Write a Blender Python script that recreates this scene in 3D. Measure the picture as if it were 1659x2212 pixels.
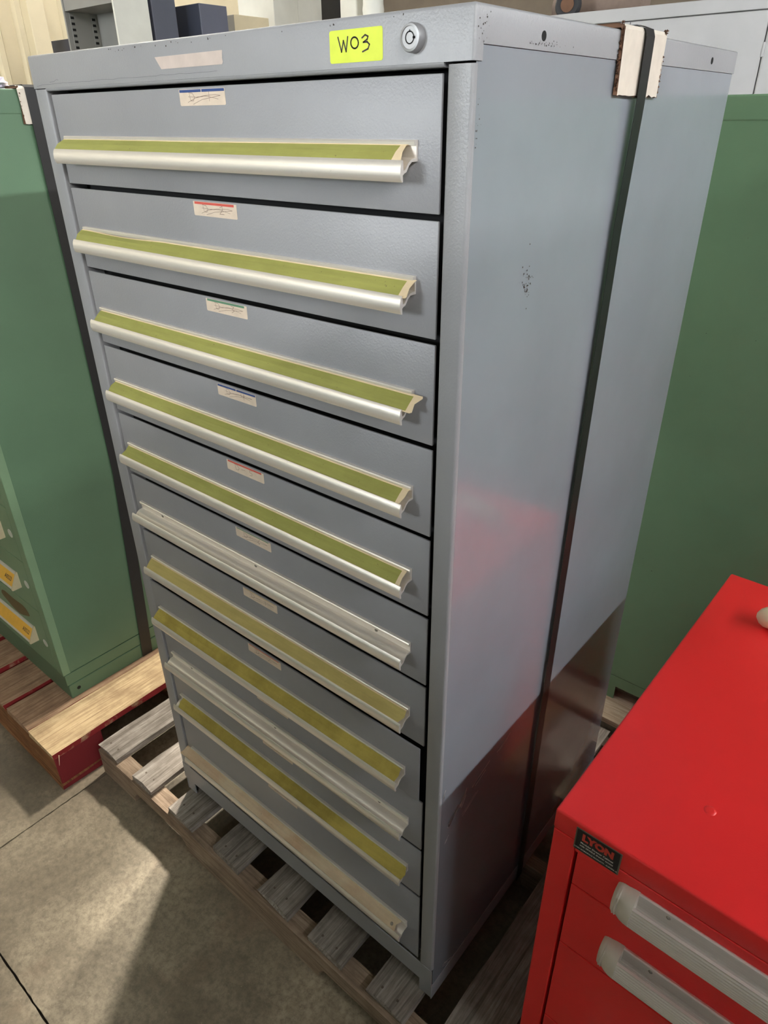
import bpy, bmesh, math, random
from mathutils import Vector, Matrix
random.seed(7)
for o in list(bpy.data.objects): bpy.data.objects.remove(o, do_unlink=True)
S = bpy.context.scene
COL = S.collection
UP = 0.15                       # floor lies 0.15 m below the base rail of the grey cabinet

# ------------------------------------------------------------------ camera
cd = bpy.data.cameras.new('camera'); camo = bpy.data.objects.new('camera', cd); COL.objects.link(camo)
yaw, pit, rol = -0.7006361366, -0.5158659670, -0.0099469321
fw = Vector((math.sin(yaw)*math.cos(pit), math.cos(yaw)*math.cos(pit), math.sin(pit)))
r0 = Vector((math.cos(yaw), -math.sin(yaw), 0)); u0 = r0.cross(fw)
rr = math.cos(rol)*r0 + math.sin(rol)*u0; uu = -math.sin(rol)*r0 + math.cos(rol)*u0
M = Matrix((rr, uu, -fw)).transposed().to_4x4(); M.translation = Vector((1.1488152, -0.5816194, 1.4252310+UP))
camo.matrix_world = M
cd.sensor_fit = 'VERTICAL'; cd.sensor_height = 36.0; cd.lens = 1496.288/2212*36.0; cd.clip_start = 0.02; cd.clip_end = 100
S.camera = camo

# ------------------------------------------------------------------ world, light levels, exposure
W_ = bpy.data.worlds.new('hall'); S.world = W_; W_.use_nodes = True
W_.node_tree.nodes['Background'].inputs[0].default_value = (0.75, 0.82, 0.95, 1)
W_.node_tree.nodes['Background'].inputs[1].default_value = 0.05
LAMP_RIGHT, LAMP_FRONT, LAMP_SPOTS, LAMP_LEFT_FILL, WINDOW = 156.0, 260.0, (430.0, 540.0), 75.0, 28.0
S.view_settings.view_transform = 'Standard'; S.view_settings.look = 'None'
S.view_settings.exposure = 0.15; S.view_settings.gamma = 1.0; S.view_settings.use_curve_mapping = False

# ------------------------------------------------------------------ helpers: materials
def new_mat(name):
    m = bpy.data.materials.new(name); m.use_nodes = True
    nt = m.node_tree; b = nt.nodes['Principled BSDF']
    return m, nt, b
def srgb(r, g, b):
    f = lambda c: (c/255/12.92 if c/255 <= .04045 else ((c/255+.055)/1.055)**2.4)
    return (f(r), f(g), f(b), 1)
def coords(nt, scale=(1, 1, 1), src='Object'):
    tc = nt.nodes.new('ShaderNodeTexCoord'); mp = nt.nodes.new('ShaderNodeMapping')
    mp.inputs['Scale'].default_value = scale; nt.links.new(tc.outputs[src], mp.inputs[0]); return mp.outputs[0]
def noise(nt, vec, scale, detail=4, rough=.55, dist=0):
    n = nt.nodes.new('ShaderNodeTexNoise'); n.inputs['Scale'].default_value = scale
    n.inputs['Detail'].default_value = detail; n.inputs['Roughness'].default_value = rough
    n.inputs['Distortion'].default_value = dist
    nt.links.new(vec, n.inputs['Vector']); return n.outputs['Fac']
def ramp(nt, fac, stops):
    r = nt.nodes.new('ShaderNodeValToRGB'); e = r.color_ramp.elements
    while len(e) < len(stops): e.new(0.5)
    for i, (p, c) in enumerate(stops): e[i].position = p; e[i].color = c
    nt.links.new(fac, r.inputs[0]); return r.outputs[0]
def mix(nt, fac, a, b, mode='MIX'):
    m = nt.nodes.new('ShaderNodeMix'); m.data_type = 'RGBA'; m.blend_type = mode
    for s, v in ((0, fac), (6, a), (7, b)):
        if isinstance(v, bpy.types.NodeSocket): nt.links.new(v, m.inputs[s])
        else: m.inputs[s].default_value = v
    return m.outputs[2]
def bump(nt, b, h, strength, dist=.001):
    n = nt.nodes.new('ShaderNodeBump'); n.inputs['Strength'].default_value = strength; n.inputs['Distance'].default_value = dist
    nt.links.new(h, n.inputs['Height']); nt.links.new(n.outputs[0], b.inputs['Normal'])
def paint(name, col, rough=.35, peel=.25, peel_scale=420, var=.06, spec=.5, chips=0.0, chipcol=(0.06, .05, .045, 1), coat=0.0):
    m, nt, b = new_mat(name); v = coords(nt)
    n1 = noise(nt, v, 5, 5); lo = tuple(c*(1-var) for c in col[:3])+(1,); hi = tuple(min(1, c*(1+var)) for c in col[:3])+(1,)
    c = ramp(nt, n1, [(.35, lo), (.65, hi)])
    if chips:
        n2 = noise(nt, v, 38, 6, .75); k = ramp(nt, n2, [(.70-chips*.1, (0, 0, 0, 1)), (.72-chips*.1, (1, 1, 1, 1))])
        c = mix(nt, k, c, chipcol)
    nt.links.new(c, b.inputs['Base Color'])
    b.inputs['Roughness'].default_value = rough; b.inputs['Specular IOR Level'].default_value = spec
    b.inputs['Coat Weight'].default_value = coat; b.inputs['Coat Roughness'].default_value = .07
    if peel: bump(nt, b, noise(nt, v, peel_scale, 2), peel, .0006)
    return m
def plain(name, col, rough=.6, metal=0, spec=.5):
    m, nt, b = new_mat(name); v = coords(nt)
    c = ramp(nt, noise(nt, v, 60, 4), [(.3, tuple(x*.93 for x in col[:3])+(1,)), (.7, tuple(min(1, x*1.05) for x in col[:3])+(1,))])
    nt.links.new(c, b.inputs['Base Color']); b.inputs['Roughness'].default_value = rough
    b.inputs['Metallic'].default_value = metal; b.inputs['Specular IOR Level'].default_value = spec
    return m
def brushed(name, col, rough=.35, axis='x', dirt=.25):
    m, nt, b = new_mat(name)
    v = coords(nt, {'x': (6, 900, 900), 'y': (900, 6, 900), 'z': (900, 900, 6)}[axis])
    n = noise(nt, v, 1, 3); v2 = coords(nt)
    c = ramp(nt, n, [(.3, tuple(x*.95 for x in col[:3])+(1,)), (.7, col)])
    d = ramp(nt, noise(nt, v2, 170, 5, .75), [(.66, (0, 0, 0, 1)), (.72, (1, 1, 1, 1))])
    mulv = nt.nodes.new('ShaderNodeMath'); mulv.operation = 'MULTIPLY'; mulv.inputs[1].default_value = dirt
    nt.links.new(d, mulv.inputs[0]); c = mix(nt, mulv.outputs[0], c, (.10, .08, .06, 1))
    nt.links.new(c, b.inputs['Base Color']); b.inputs['Metallic'].default_value = .62; b.inputs['Roughness'].default_value = rough
    bump(nt, b, n, .03, .0003); return m
def wood(name, base, dark, light, axis='y', knots=True, edge=None, edge_wear=.55, crack=.5, grain=1.0):
    """grain runs along axis; edge = paint colour carried by the sawn sides of the boards"""
    m, nt, b = new_mat(name)
    sc = {'x': (2.2, 46, 46), 'y': (46, 2.2, 46), 'z': (46, 46, 2.2)}[axis]
    oi = nt.nodes.new('ShaderNodeObjectInfo'); tc = nt.nodes.new('ShaderNodeTexCoord')
    add = nt.nodes.new('ShaderNodeVectorMath'); add.operation = 'ADD'
    rnd = nt.nodes.new('ShaderNodeVectorMath'); rnd.operation = 'SCALE'; rnd.inputs[0].default_value = (7.3, 3.1, 5.7)
    nt.links.new(oi.outputs['Random'], rnd.inputs['Scale'])
    nt.links.new(tc.outputs['Object'], add.inputs[0]); nt.links.new(rnd.outputs[0], add.inputs[1])
    mp = nt.nodes.new('ShaderNodeMapping'); mp.inputs['Scale'].default_value = sc; nt.links.new(add.outputs[0], mp.inputs[0])
    v = mp.outputs[0]
    g = noise(nt, v, 2.2*grain, 7, .68, 1.2)
    c = ramp(nt, g, [(.28, dark), (.5, base), (.72, light)])
    blot = noise(nt, add.outputs[0], 14, 5, .65)
    c = mix(nt, ramp(nt, blot, [(.42, (0, 0, 0, 1)), (.75, (.65, .65, .65, 1))]), c, dark)
    fine = noise(nt, v, 9*grain, 5, .7, .6)
    ck = ramp(nt, fine, [(.27, (1, 1, 1, 1)), (.36, (0, 0, 0, 1))])
    mu = nt.nodes.new('ShaderNodeMath'); mu.operation = 'MULTIPLY'; mu.inputs[1].default_value = crack; nt.links.new(ck, mu.inputs[0])
    c = mix(nt, mu.outputs[0], c, tuple(x*.3 for x in dark[:3])+(1,))
    # each board is a little lighter or darker than the next
    hv = nt.nodes.new('ShaderNodeHueSaturation'); mr = nt.nodes.new('ShaderNodeMapRange')
    mr.inputs['To Min'].default_value = .82; mr.inputs['To Max'].default_value = 1.15
    nt.links.new(oi.outputs['Random'], mr.inputs[0]); nt.links.new(mr.outputs[0], hv.inputs['Value']); nt.links.new(c, hv.inputs['Color'])
    c = hv.outputs[0]
    if edge:
        ge = nt.nodes.new('ShaderNodeNewGeometry'); sx = nt.nodes.new('ShaderNodeSeparateXYZ'); nt.links.new(ge.outputs['True Normal'], sx.inputs[0])
        ab = nt.nodes.new('ShaderNodeMath'); ab.operation = 'ABSOLUTE'; nt.links.new(sx.outputs['X'], ab.inputs[0])
        k = ramp(nt, ab.outputs[0], [(.45, (0, 0, 0, 1)), (.6, (1, 1, 1, 1))])
        we = ramp(nt, noise(nt, add.outputs[0], 22, 5, .6), [(edge_wear, (1, 1, 1, 1)), (edge_wear+.12, (.25, .25, .25, 1))])
        c = mix(nt, mix(nt, 1.0, k, we, 'MULTIPLY'), c, edge)
    nt.links.new(c, b.inputs['Base Color']); b.inputs['Roughness'].default_value = .85; b.inputs['Specular IOR Level'].default_value = .2
    bump(nt, b, g, .5, .0018); return m
def emit(name, col, s):
    m, nt, b = new_mat(name); b.inputs['Base Color'].default_value = (.9, .9, .9, 1)
    b.inputs['Emission Color'].default_value = col; b.inputs['Emission Strength'].default_value = s; return m

# ------------------------------------------------------------------ helpers: meshes and objects
ORG = {}
class MB:
    def __init__(s): s.v = []; s.f = []; s.m = []; s.cur = 0
    def mat(s, i): s.cur = i; return s
    def add(s, vs, fs):
        k = len(s.v); s.v += [tuple(v) for v in vs]
        for f in fs: s.f.append(tuple(i+k for i in f)); s.m.append(s.cur)
        return s
    def box(s, x0, x1, y0, y1, z0, z1):
        return s.add([(x0,y0,z0),(x1,y0,z0),(x1,y1,z0),(x0,y1,z0),(x0,y0,z1),(x1,y0,z1),(x1,y1,z1),(x0,y1,z1)],
                     [(0,3,2,1),(4,5,6,7),(0,1,5,4),(1,2,6,5),(2,3,7,6),(3,0,4,7)])
    def rbox(s, x0, x1, y0, y1, z0, z1, r=.002, seg=2, keep=None):
        bm = bmesh.new(); bmesh.ops.create_cube(bm, size=1)
        for v in bm.verts: v.co = Vector(((x0+x1)/2+v.co.x*(x1-x0), (y0+y1)/2+v.co.y*(y1-y0), (z0+z1)/2+v.co.z*(z1-z0)))
        es = [e for e in bm.edges if keep is None or keep(e.verts[0].co, e.verts[1].co)]
        bmesh.ops.bevel(bm, geom=es, offset=r, segments=seg, profile=.5, affect='EDGES')
        bm.verts.index_update(); s.add([v.co[:] for v in bm.verts], [[v.index for v in f.verts] for f in bm.faces]); bm.free(); return s
    def prism(s, prof, x0, x1, ax='x'):
        """closed profile of (a, b) points pushed along an axis; ax x: (y,z), y: (x,z), z: (x,y)"""
        n = len(prof); A = []
        for t in (x0, x1):
            for a, b in prof: A.append({'x': (t, a, b), 'y': (a, t, b), 'z': (a, b, t)}[ax])
        area = sum(prof[i][0]*prof[(i+1) % n][1]-prof[(i+1) % n][0]*prof[i][1] for i in range(n))
        fl = (area > 0) != (ax == 'y')
        F = [(i, (i+1) % n, (i+1) % n+n, i+n) for i in range(n)] + [tuple(range(n-1, -1, -1)), tuple(range(n, 2*n))]
        if not fl: F = [tuple(reversed(f)) for f in F]
        return s.add(A, F)
    def rprism(s, prof, x0, x1, ax, r, seg, keep):
        t = MB().prism(prof, x0, x1, ax); bm = bmesh.new(); vs = [bm.verts.new(v) for v in t.v]
        for f in t.f: bm.faces.new([vs[i] for i in f])
        es = [e for e in bm.edges if keep(e.verts[0].co, e.verts[1].co)]
        bmesh.ops.bevel(bm, geom=es, offset=r, segments=seg, profile=.5, affect='EDGES'); bm.verts.index_update()
        s.add([v.co[:] for v in bm.verts], [[v.index for v in f.verts] for f in bm.faces]); bm.free(); return s
    def cyl(s, c, d, r, h, n=20, r2=None):
        d = Vector(d).normalized(); a = d.orthogonal().normalized(); b = d.cross(a); c = Vector(c); r2 = r if r2 is None else r2
        V = [c+a*math.cos(t)*r+b*math.sin(t)*r for t in [2*math.pi*i/n for i in range(n)]]
        V += [c+d*h+a*math.cos(t)*r2+b*math.sin(t)*r2 for t in [2*math.pi*i/n for i in range(n)]]
        return s.add(V, [(i, (i+1) % n, (i+1) % n+n, i+n) for i in range(n)]+[tuple(range(n-1, -1, -1)), tuple(range(n, 2*n))])
    def lathe(s, c, d, prof, n=24):
        d = Vector(d).normalized(); a = d.orthogonal().normalized(); b = d.cross(a); c = Vector(c); V = []; F = []
        for (r, h) in prof:
            for i in range(n):
                t = 2*math.pi*i/n; V.append(c+d*h+a*math.cos(t)*r+b*math.sin(t)*r)
        for j in range(len(prof)-1):
            for i in range(n): F.append((j*n+i, j*n+(i+1) % n, (j+1)*n+(i+1) % n, (j+1)*n+i))
        F.append(tuple(range(n-1, -1, -1))); F.append(tuple(range((len(prof)-1)*n, len(prof)*n)))
        return s.add(V, F)
    def ribbon(s, pts, w, P):
        """flat pen stroke: 2-D points mapped to 3-D by P(a, b)"""
        for i in range(len(pts)-1):
            a = Vector(pts[i]); b = Vector(pts[i+1]); d = b-a
            if d.length < 1e-7: continue
            d.normalize(); n = Vector((-d.y, d.x))*w/2; a2 = a-d*w*.4; b2 = b+d*w*.4
            s.add([P(*(a2-n)), P(*(b2-n)), P(*(b2+n)), P(*(a2+n))], [(0, 1, 2, 3)])
        return s
    def blob(s, P, a, b, r, R):
        n = 7; st = R.uniform(.5, 1.6)
        pts = [P(a+r*st*math.cos(2*math.pi*k/n)*R.uniform(.55, 1.1), b+r*math.sin(2*math.pi*k/n)*R.uniform(.55, 1.1)) for k in range(n)]
        return s.add(pts, [tuple(range(n))])
    def plank(s, x0, x1, y0, y1, z0, z1, ax='y', n=9, j=.0015, seed=0, ragged=.002):
        R = random.Random(seed); L0, L1 = (y0, y1) if ax == 'y' else (x0, x1); rows = []
        for i in range(n+1):
            t = L0+(L1-L0)*i/n; q = [R.uniform(-j, j) for _ in range(6)]
            a0, a1 = (x0, x1) if ax == 'y' else (y0, y1)
            p = [(a0+q[0], z0), (a1+q[1], z0), (a1+q[2], z1-abs(q[4])*.25), ((a0+a1)/2, z1-.0001), (a0+q[3], z1-abs(q[4])*.25)]
            e = ragged if i in (0, n) else 0
            rows.append([((a, t+R.uniform(-e, e), b) if ax == 'y' else (t+R.uniform(-e, e), a, b)) for a, b in p])
        V = [v for r_ in rows for v in r_]; F = []
        for i in range(n):
            for k in range(5):
                F.append((i*5+k, i*5+(k+1) % 5, (i+1)*5+(k+1) % 5, (i+1)*5+k))
        F += [(4, 3, 2, 1, 0), tuple(n*5+k for k in range(5))]
        if ax == 'y': F = [tuple(reversed(f)) for f in F]
        return s.add(V, F)
    def build(s, name, mats, parent=None, org=None, smooth=None, **tags):
        me = bpy.data.meshes.new(name); o = bpy.data.objects.new(name, me); COL.objects.link(o)
        if parent is not None: q = ORG[parent.name]; o.parent = parent
        else: q = org if org is not None else (0, 0, -UP)
        ORG[o.name] = q
        me.from_pydata([(v[0]-q[0], v[1]-q[1], v[2]-q[2]) for v in s.v], [], s.f)
        if parent is None: o.location = (q[0], q[1], q[2]+UP)
        for m in (mats if isinstance(mats, (list, tuple)) else [mats]): me.materials.append(m)
        for p, i in zip(me.polygons, s.m): p.material_index = i
        me.update()
        if smooth:
            for p in me.polygons: p.use_smooth = True
            me.set_sharp_from_angle(angle=math.radians(smooth))
        for k, v in tags.items(): o[k] = v
        return o
def thing(name, label, cat, org, rz=0.0, local=False, group=None):
    o = bpy.data.objects.new(name, None); COL.objects.link(o); o.empty_display_size = .05
    o.location = (org[0], org[1], org[2]+UP); o.rotation_euler = (0, 0, rz)
    ORG[o.name] = (0, 0, 0) if local else org
    o['label'] = label; o['category'] = cat
    if group: o['group'] = group
    return o
def text_mesh(body, size, P, mb, bold=0.0, align='CENTER', sx=1.0, shear=0.0):
    """lettering as flat faces; P maps (a, b) to 3-D"""
    c = bpy.data.curves.new('lettering', 'FONT'); c.body = body; c.size = size; c.align_x = align; c.align_y = 'CENTER'; c.offset = bold; c.shear = shear
    c.resolution_u = 2
    o = bpy.data.objects.new('lettering_tmp', c); COL.objects.link(o)
    dg = bpy.context.evaluated_depsgraph_get(); dg.update()
    me = bpy.data.meshes.new_from_object(o.evaluated_get(dg))
    mb.add([P(v.co.x*sx, v.co.y) for v in me.vertices], [tuple(p.vertices) for p in me.polygons])
    bpy.data.objects.remove(o); bpy.data.curves.remove(c); bpy.data.meshes.remove(me)

# ------------------------------------------------------------------ materials
M_grey = paint('grey_enamel', srgb(149, 150, 153), rough=.38, peel=.55, chips=.0)
M_greyside = paint('grey_enamel_glossy', srgb(138, 144, 152), rough=.22, peel=.07, peel_scale=260, var=.05, spec=.7, coat=.7)
M_greydrawer = paint('grey_drawer_enamel', srgb(146, 147, 151), rough=.40, peel=.5)
M_gapshade = plain('gap_shade_black', (.012, .012, .013, 1), .9)
M_alu = brushed('brushed_aluminium', (.96, .90, .83, 1), .36, 'x')
M_cream = plain('cream_paper', srgb(226, 205, 168), .8)
M_card = plain('label_card', srgb(222, 205, 186), .75)
M_ink = plain('ink', (.05, .04, .04, 1), .7)
M_penc = plain('pencil', srgb(120, 95, 80), .8)
M_blue = plain('blue_print', srgb(48, 74, 130), .7)
M_redp = plain('red_print', srgb(214, 92, 80), .7)
M_grnp = plain('green_print', srgb(96, 140, 112), .7)
M_orgp = plain('tan_print', srgb(205, 180, 140), .7)
M_sticker = plain('lime_sticker', srgb(222, 236, 74), .55)
M_tape = plain('masking_tape', srgb(205, 190, 180), .75)
M_chrome = plain('chrome', (.40, .40, .41, 1), .5, .7)
M_screw = plain('screw_steel', (.35, .32, .28, 1), .3, 1)
M_black = plain('black_steel_strap', (.012, .012, .013, 1), .34, .2)
M_cardb = plain('white_cardboard', srgb(206, 197, 184), .85)
M_cardbrown = plain('torn_brown_cardboard', srgb(104, 76, 58), .95)
M_scr = plain('bare_scratch', srgb(190, 185, 182), .6)
M_chip = plain('chipped_paint', srgb(58, 52, 50), .8)
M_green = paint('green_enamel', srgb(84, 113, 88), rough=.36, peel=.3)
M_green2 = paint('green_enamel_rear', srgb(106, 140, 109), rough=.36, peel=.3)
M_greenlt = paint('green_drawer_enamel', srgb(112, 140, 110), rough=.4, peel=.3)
M_nail = plain('rusty_nail', srgb(92, 80, 68), .7)
M_crack = plain('paint_crack_line', srgb(112, 114, 118), .6)
M_hole = plain('hole_dark', (.006, .006, .006, 1), .9)
M_orange = plain('orange_label_strip', srgb(236, 182, 72), .6)
M_rail = plain('pale_rail', srgb(205, 198, 186), .45)
M_cap = plain('cream_end_cap', srgb(196, 184, 152), .6)
M_dot = plain('pale_round_sticker', srgb(200, 202, 190), .7)
M_stain = plain('brown_stain', srgb(104, 88, 56), .6)
M_red = paint('red_enamel', srgb(232, 42, 43), rough=.36, peel=.3, var=.03)
M_redcap = plain('grey_plastic_cap', srgb(204, 196, 184), .5)
M_ribalu = brushed('ribbed_aluminium', (.90, .87, .83, 1), .42, 'x', dirt=.05)
M_plate = plain('black_plate', (.010, .010, .011, 1), .3)
M_platefr = plain('plate_rim', srgb(120, 112, 100), .4, .6)
M_logo = plain('red_logo', srgb(196, 62, 48), .5)
M_white = plain('white_print', srgb(230, 228, 222), .6)
M_oldwood = wood('weathered_grey_wood', srgb(144, 136, 127), srgb(84, 75, 66), srgb(184, 176, 166), 'y')
M_oldwoodx = wood('weathered_stringer_wood', srgb(150, 130, 110), srgb(96, 80, 66), srgb(178, 160, 140), 'x')
REDP = srgb(134, 40, 42)
M_redwood = wood('bare_pine_red_edges', srgb(196, 170, 132), srgb(136, 110, 84), srgb(222, 200, 160), 'y', edge=REDP, crack=.45)
M_redwood2 = wood('brown_pine_red_edges', srgb(166, 134, 108), srgb(108, 84, 68), srgb(190, 162, 134), 'y', edge=REDP, crack=.45)
M_redbeam = wood('brown_beam_red_ends', srgb(152, 104, 68), srgb(92, 62, 42), srgb(176, 130, 90), 'x', edge=srgb(112, 34, 38), edge_wear=.75)
M_newwood = wood('pale_pine', srgb(178, 160, 138), srgb(130, 110, 90), srgb(206, 192, 172), 'x', crack=.3)
M_yelwood = wood('yellowed_pine', srgb(150, 118, 80), srgb(96, 72, 48), srgb(176, 146, 104), 'y', crack=.3)
def strip_mat(name, base, dark, amt):
    m, nt, b = new_mat(name); v = coords(nt, (3, 30, 30)); v2 = coords(nt)
    c = ramp(nt, noise(nt, v, 6, 5, .65), [(.3, tuple(x*.9 for x in base[:3])+(1,)), (.7, tuple(x*1.08 for x in base[:3])+(1,))])
    k = ramp(nt, noise(nt, v2, 9, 6, .7), [(.5-.1*amt, (0, 0, 0, 1)), (.78, (amt, amt, amt, 1))])
    c = mix(nt, k, c, dark)
    sp = ramp(nt, noise(nt, v2, 260, 2, .5), [(.72, (0, 0, 0, 1)), (.78, (.8, .8, .8, 1))]); c = mix(nt, sp, c, (.12, .09, .04, 1))
    nt.links.new(c, b.inputs['Base Color']); b.inputs['Roughness'].default_value = .75; return m
M_strip_g = strip_mat('green_paper_strip', srgb(160, 160, 84), srgb(134, 130, 64), .5)
M_strip_y = strip_mat('faded_yellow_strip', srgb(196, 180, 110), srgb(156, 136, 74), .5)
M_strip_o = strip_mat('stained_olive_strip', srgb(190, 173, 84), srgb(134, 116, 42), 1.0)
M_strip_b = strip_mat('beige_paper_strip', srgb(216, 198, 168), srgb(186, 140, 102), .8)

def concrete():
    m, nt, b = new_mat('worn_concrete'); v = coords(nt)
    a = noise(nt, v, 2.6, 9, .68, .4); f = noise(nt, v, 70, 7, .75); g = noise(nt, v, 240, 3, .6)
    c = ramp(nt, a, [(.30, srgb(92, 83, 68)), (.48, srgb(132, 121, 102)), (.66, srgb(172, 159, 136))])
    c = mix(nt, ramp(nt, f, [(.34, (.7, .7, .7, 1)), (.58, (0, 0, 0, 1))]), c, srgb(92, 83, 70))
    c = mix(nt, ramp(nt, g, [(.66, (0, 0, 0, 1)), (.75, (.6, .6, .6, 1))]), c, srgb(196, 184, 162))
    rs = ramp(nt, noise(nt, v, 4.3, 5, .6), [(.56, (0, 0, 0, 1)), (.72, (.4, .4, .4, 1))]); c = mix(nt, rs, c, srgb(126, 100, 80))
    nt.links.new(c, b.inputs['Base Color']); b.inputs['Roughness'].default_value = .5
    bump(nt, b, f, .25, .002); return m
M_conc = concrete()
M_joint = plain('joint_dirt', srgb(52, 46, 40), .95)
M_wallb = paint('beige_wall_panel', srgb(206, 194, 164), .6, 0, var=.04)
M_wallt = paint('taupe_wall', srgb(112, 102, 90), .8, 0, var=.08)
M_wallg = paint('grey_wall', srgb(166, 174, 188), .7, 0, var=.05)
M_ceil = paint('pale_ceiling', srgb(140, 138, 133), .9, 0)
M_lgrey = paint('light_grey_enamel', srgb(168, 166, 168), .45, .1)
M_offwhite = paint('off_white_enamel', srgb(226, 224, 214), .5, .1)
M_navy = paint('navy_enamel', srgb(48, 52, 66), .5, .1)
M_char = paint('charcoal_enamel', srgb(84, 86, 98), .45, .1)
M_bluegrey = paint('blue_grey_enamel', srgb(96, 98, 112), .5, .1)
M_beige = paint('beige_enamel', srgb(222, 206, 172), .5, .1)
M_midgrey = paint('mid_grey_enamel', srgb(140, 138, 134), .5, .1)
M_brown = plain('brown_paper', srgb(120, 104, 94), .9)
M_rubber_gap = plain('black_rubber_and_gap_shade', (.02, .02, .022, 1), .7)
M_wrap = plain('crumpled_plastic', srgb(196, 190, 206), .25)
M_plaster = plain('cream_ceramic', srgb(214, 196, 160), .4)

# ------------------------------------------------------------------ the setting
mb = MB().box(-5.2, 9.5, -9.1, 7.0, -.19, -.159)
floor = mb.build('floor', M_joint, kind='structure')
JX, JY, G = -.297, -.4835, .0016
RJ = random.Random(12)
def jag(lo, hi):                                   # ragged saw-cut edge near the camera, straight farther off
    t = lo; out = []
    while t < hi:
        out.append((t, RJ.uniform(-.0006, .0011) if -1.6 < t < 1.2 else 0)); t += .014 if -1.6 < t < 1.2 else .5
    return out
for sx in (-1, 1):
    for sy in (-1, 1):
        xo, yo = (-5.2 if sx < 0 else 9.5), (-9.1 if sy < 0 else 7.0)
        xi, yi = JX+sx*G, JY+sy*G
        ex = [(t, yi+sy*j) for t, j in jag(min(xi, xo)+.01, max(xi, xo)-.01)]; ey = [(xi+sx*j, t) for t, j in jag(min(yi, yo)+.01, max(yi, yo)-.01)]
        if sx < 0: ex.reverse()                    # run outwards from the crossing
        if sy < 0: ey.reverse()
        poly = [(xi, yi)]+ex+[(xo, yi), (xo, yo), (xi, yo)]+list(reversed(ey))
        MB().prism(poly, -.160, -.15, 'z').build('slab', M_conc, floor)
MB().box(-5.2, 9.5, -9.1, 7, 3.95, 4.05).build('ceiling', M_ceil, kind='structure')
wl = MB().box(-5.2, -5.1, -9.1, 7, -.15, 3.95).build('wall_left', M_wallb, kind='structure')
rib = [(-5.1, 0), (-5.065, .02), (-5.065, .06), (-5.1, .08)]
y = 1.2
while y < 3.4:
    MB().prism([(a, y+b) for a, b in rib], -.15, 3.9, 'z').build('rib', M_wallb, wl); y += .19
MB().box(-5.2, 9.5, 6.9, 7.0, -.15, 3.95).build('wall_back', M_wallt, kind='structure')
MB().box(9.4, 9.5, -9.1, 7, -.15, 3.95).build('wall_right', M_wallg, kind='structure')
wf = MB().box(-5.2, 9.5, -9.1, -9.0, -.15, 3.95).build('wall_front', M_wallg, kind='structure')
win = MB().box(-3.8, -1.1, -9.0, -8.98, 1.45, 3.75).build('window_1', emit('daylight_glass', (.90, .96, 1, 1), WINDOW), kind='structure')
for xx in (-3.8, -2.45, -1.1): MB().box(xx-.03, xx+.03, -9.0, -8.94, 1.4, 3.8).build('mullion', M_offwhite, win)
for zz in (1.42, 3.78): MB().box(-3.83, -1.07, -9.0, -8.94, zz-.03, zz+.03).build('window_rail', M_offwhite, win)

# rows of fluorescent fixtures along the hall
def lamp_row(x, s, ys, tint, nm, hl=1.2):
    em = emit('tube_'+nm, tint, s)
    for i, yy in enumerate(ys):
        t = thing('ceiling_light', 'long white fluorescent fixture under the ceiling, '+nm+' row', 'ceiling light', (x, yy, 3.78), group='fluorescent fixtures, '+nm+' row')
        MB().prism([(x-.11, 3.86), (x-.05, 3.95), (x+.05, 3.95), (x+.11, 3.86)], yy-hl, yy+hl, 'y').build('housing', M_offwhite, t)
        for dx in (-.06, .06):
            MB().cyl((x+dx, yy-hl+.01, 3.835), (0, 1, 0), .019, 2*hl-.02, 8).build('tube', em, t)
lamp_row(5.3, LAMP_RIGHT, [-.8, 1.8, 4.4], (.955, .985, 1, 1), 'right')
lamp_row(5.3, LAMP_FRONT, [-3.4, -6.0], (1, .985, .96, 1), 'right front')
lamp_row(-3.5, LAMP_LEFT_FILL, [1.4, 4.0], (1, .96, .90, 1), 'added left')  # left row is unseen, added to brighten the beige wall
# unseen spotlights added to throw light through the gap between the two left cabinets
def spotlight(hp, aim, watts, label, cone):
    hp = Vector(hp); hd = (Vector(aim)-hp).normalized()
    t = thing('added_spotlight', label, 'lamp', hp[:])
    MB().lathe(hp, hd, [(.030, -.16), (.055, -.13), (.115, -.004), (.118, -.004), (.060, -.135), (.034, -.168)], 24).build('shade', M_offwhite, t, smooth=40)
    MB().lathe(hp, hd, [(.012, -.10), (.030, -.07), (.036, -.045), (.028, -.02), (.008, -.012)], 16).build('bulb', emit('bulb_glass', (1, .93, .82, 1), 30), t, smooth=60)
    q = hp-hd*.15; MB().cyl(q, (0, 0, 1), .006, 3.95-q.z, 8).build('rod', M_screw, t)
    sl = bpy.data.lights.new('spot_beam', 'SPOT'); sl.energy = watts; sl.color = (1, .93, .82); sl.spot_size = math.radians(cone); sl.spot_blend = .7; sl.shadow_soft_size = .10
    so = bpy.data.objects.new('spot_beam', sl); COL.objects.link(so); so.parent = t
    so.location = hd*.006; so.rotation_euler = (-hd).to_track_quat('Z', 'Y').to_euler()
spotlight((-.50, 1.72, 2.55), (-.22, -.30, -.12), LAMP_SPOTS[0], 'unseen added white cone spotlight on a rod, the one nearer the grey cabinet', 54)
spotlight((-1.08, 1.75, 2.60), (-.04, -.38, -.14), LAMP_SPOTS[1], 'unseen added white cone spotlight on a rod, the one farther left', 50)

# ------------------------------------------------------------------ grey tool cabinet
W, D = .762, .7013
T0 = .0012
cab = thing('tool_cabinet', 'tall grey steel tool cabinet with eleven drawers and a lime W03 sticker', 'cabinet', (W/2, D/2, -.045))
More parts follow.
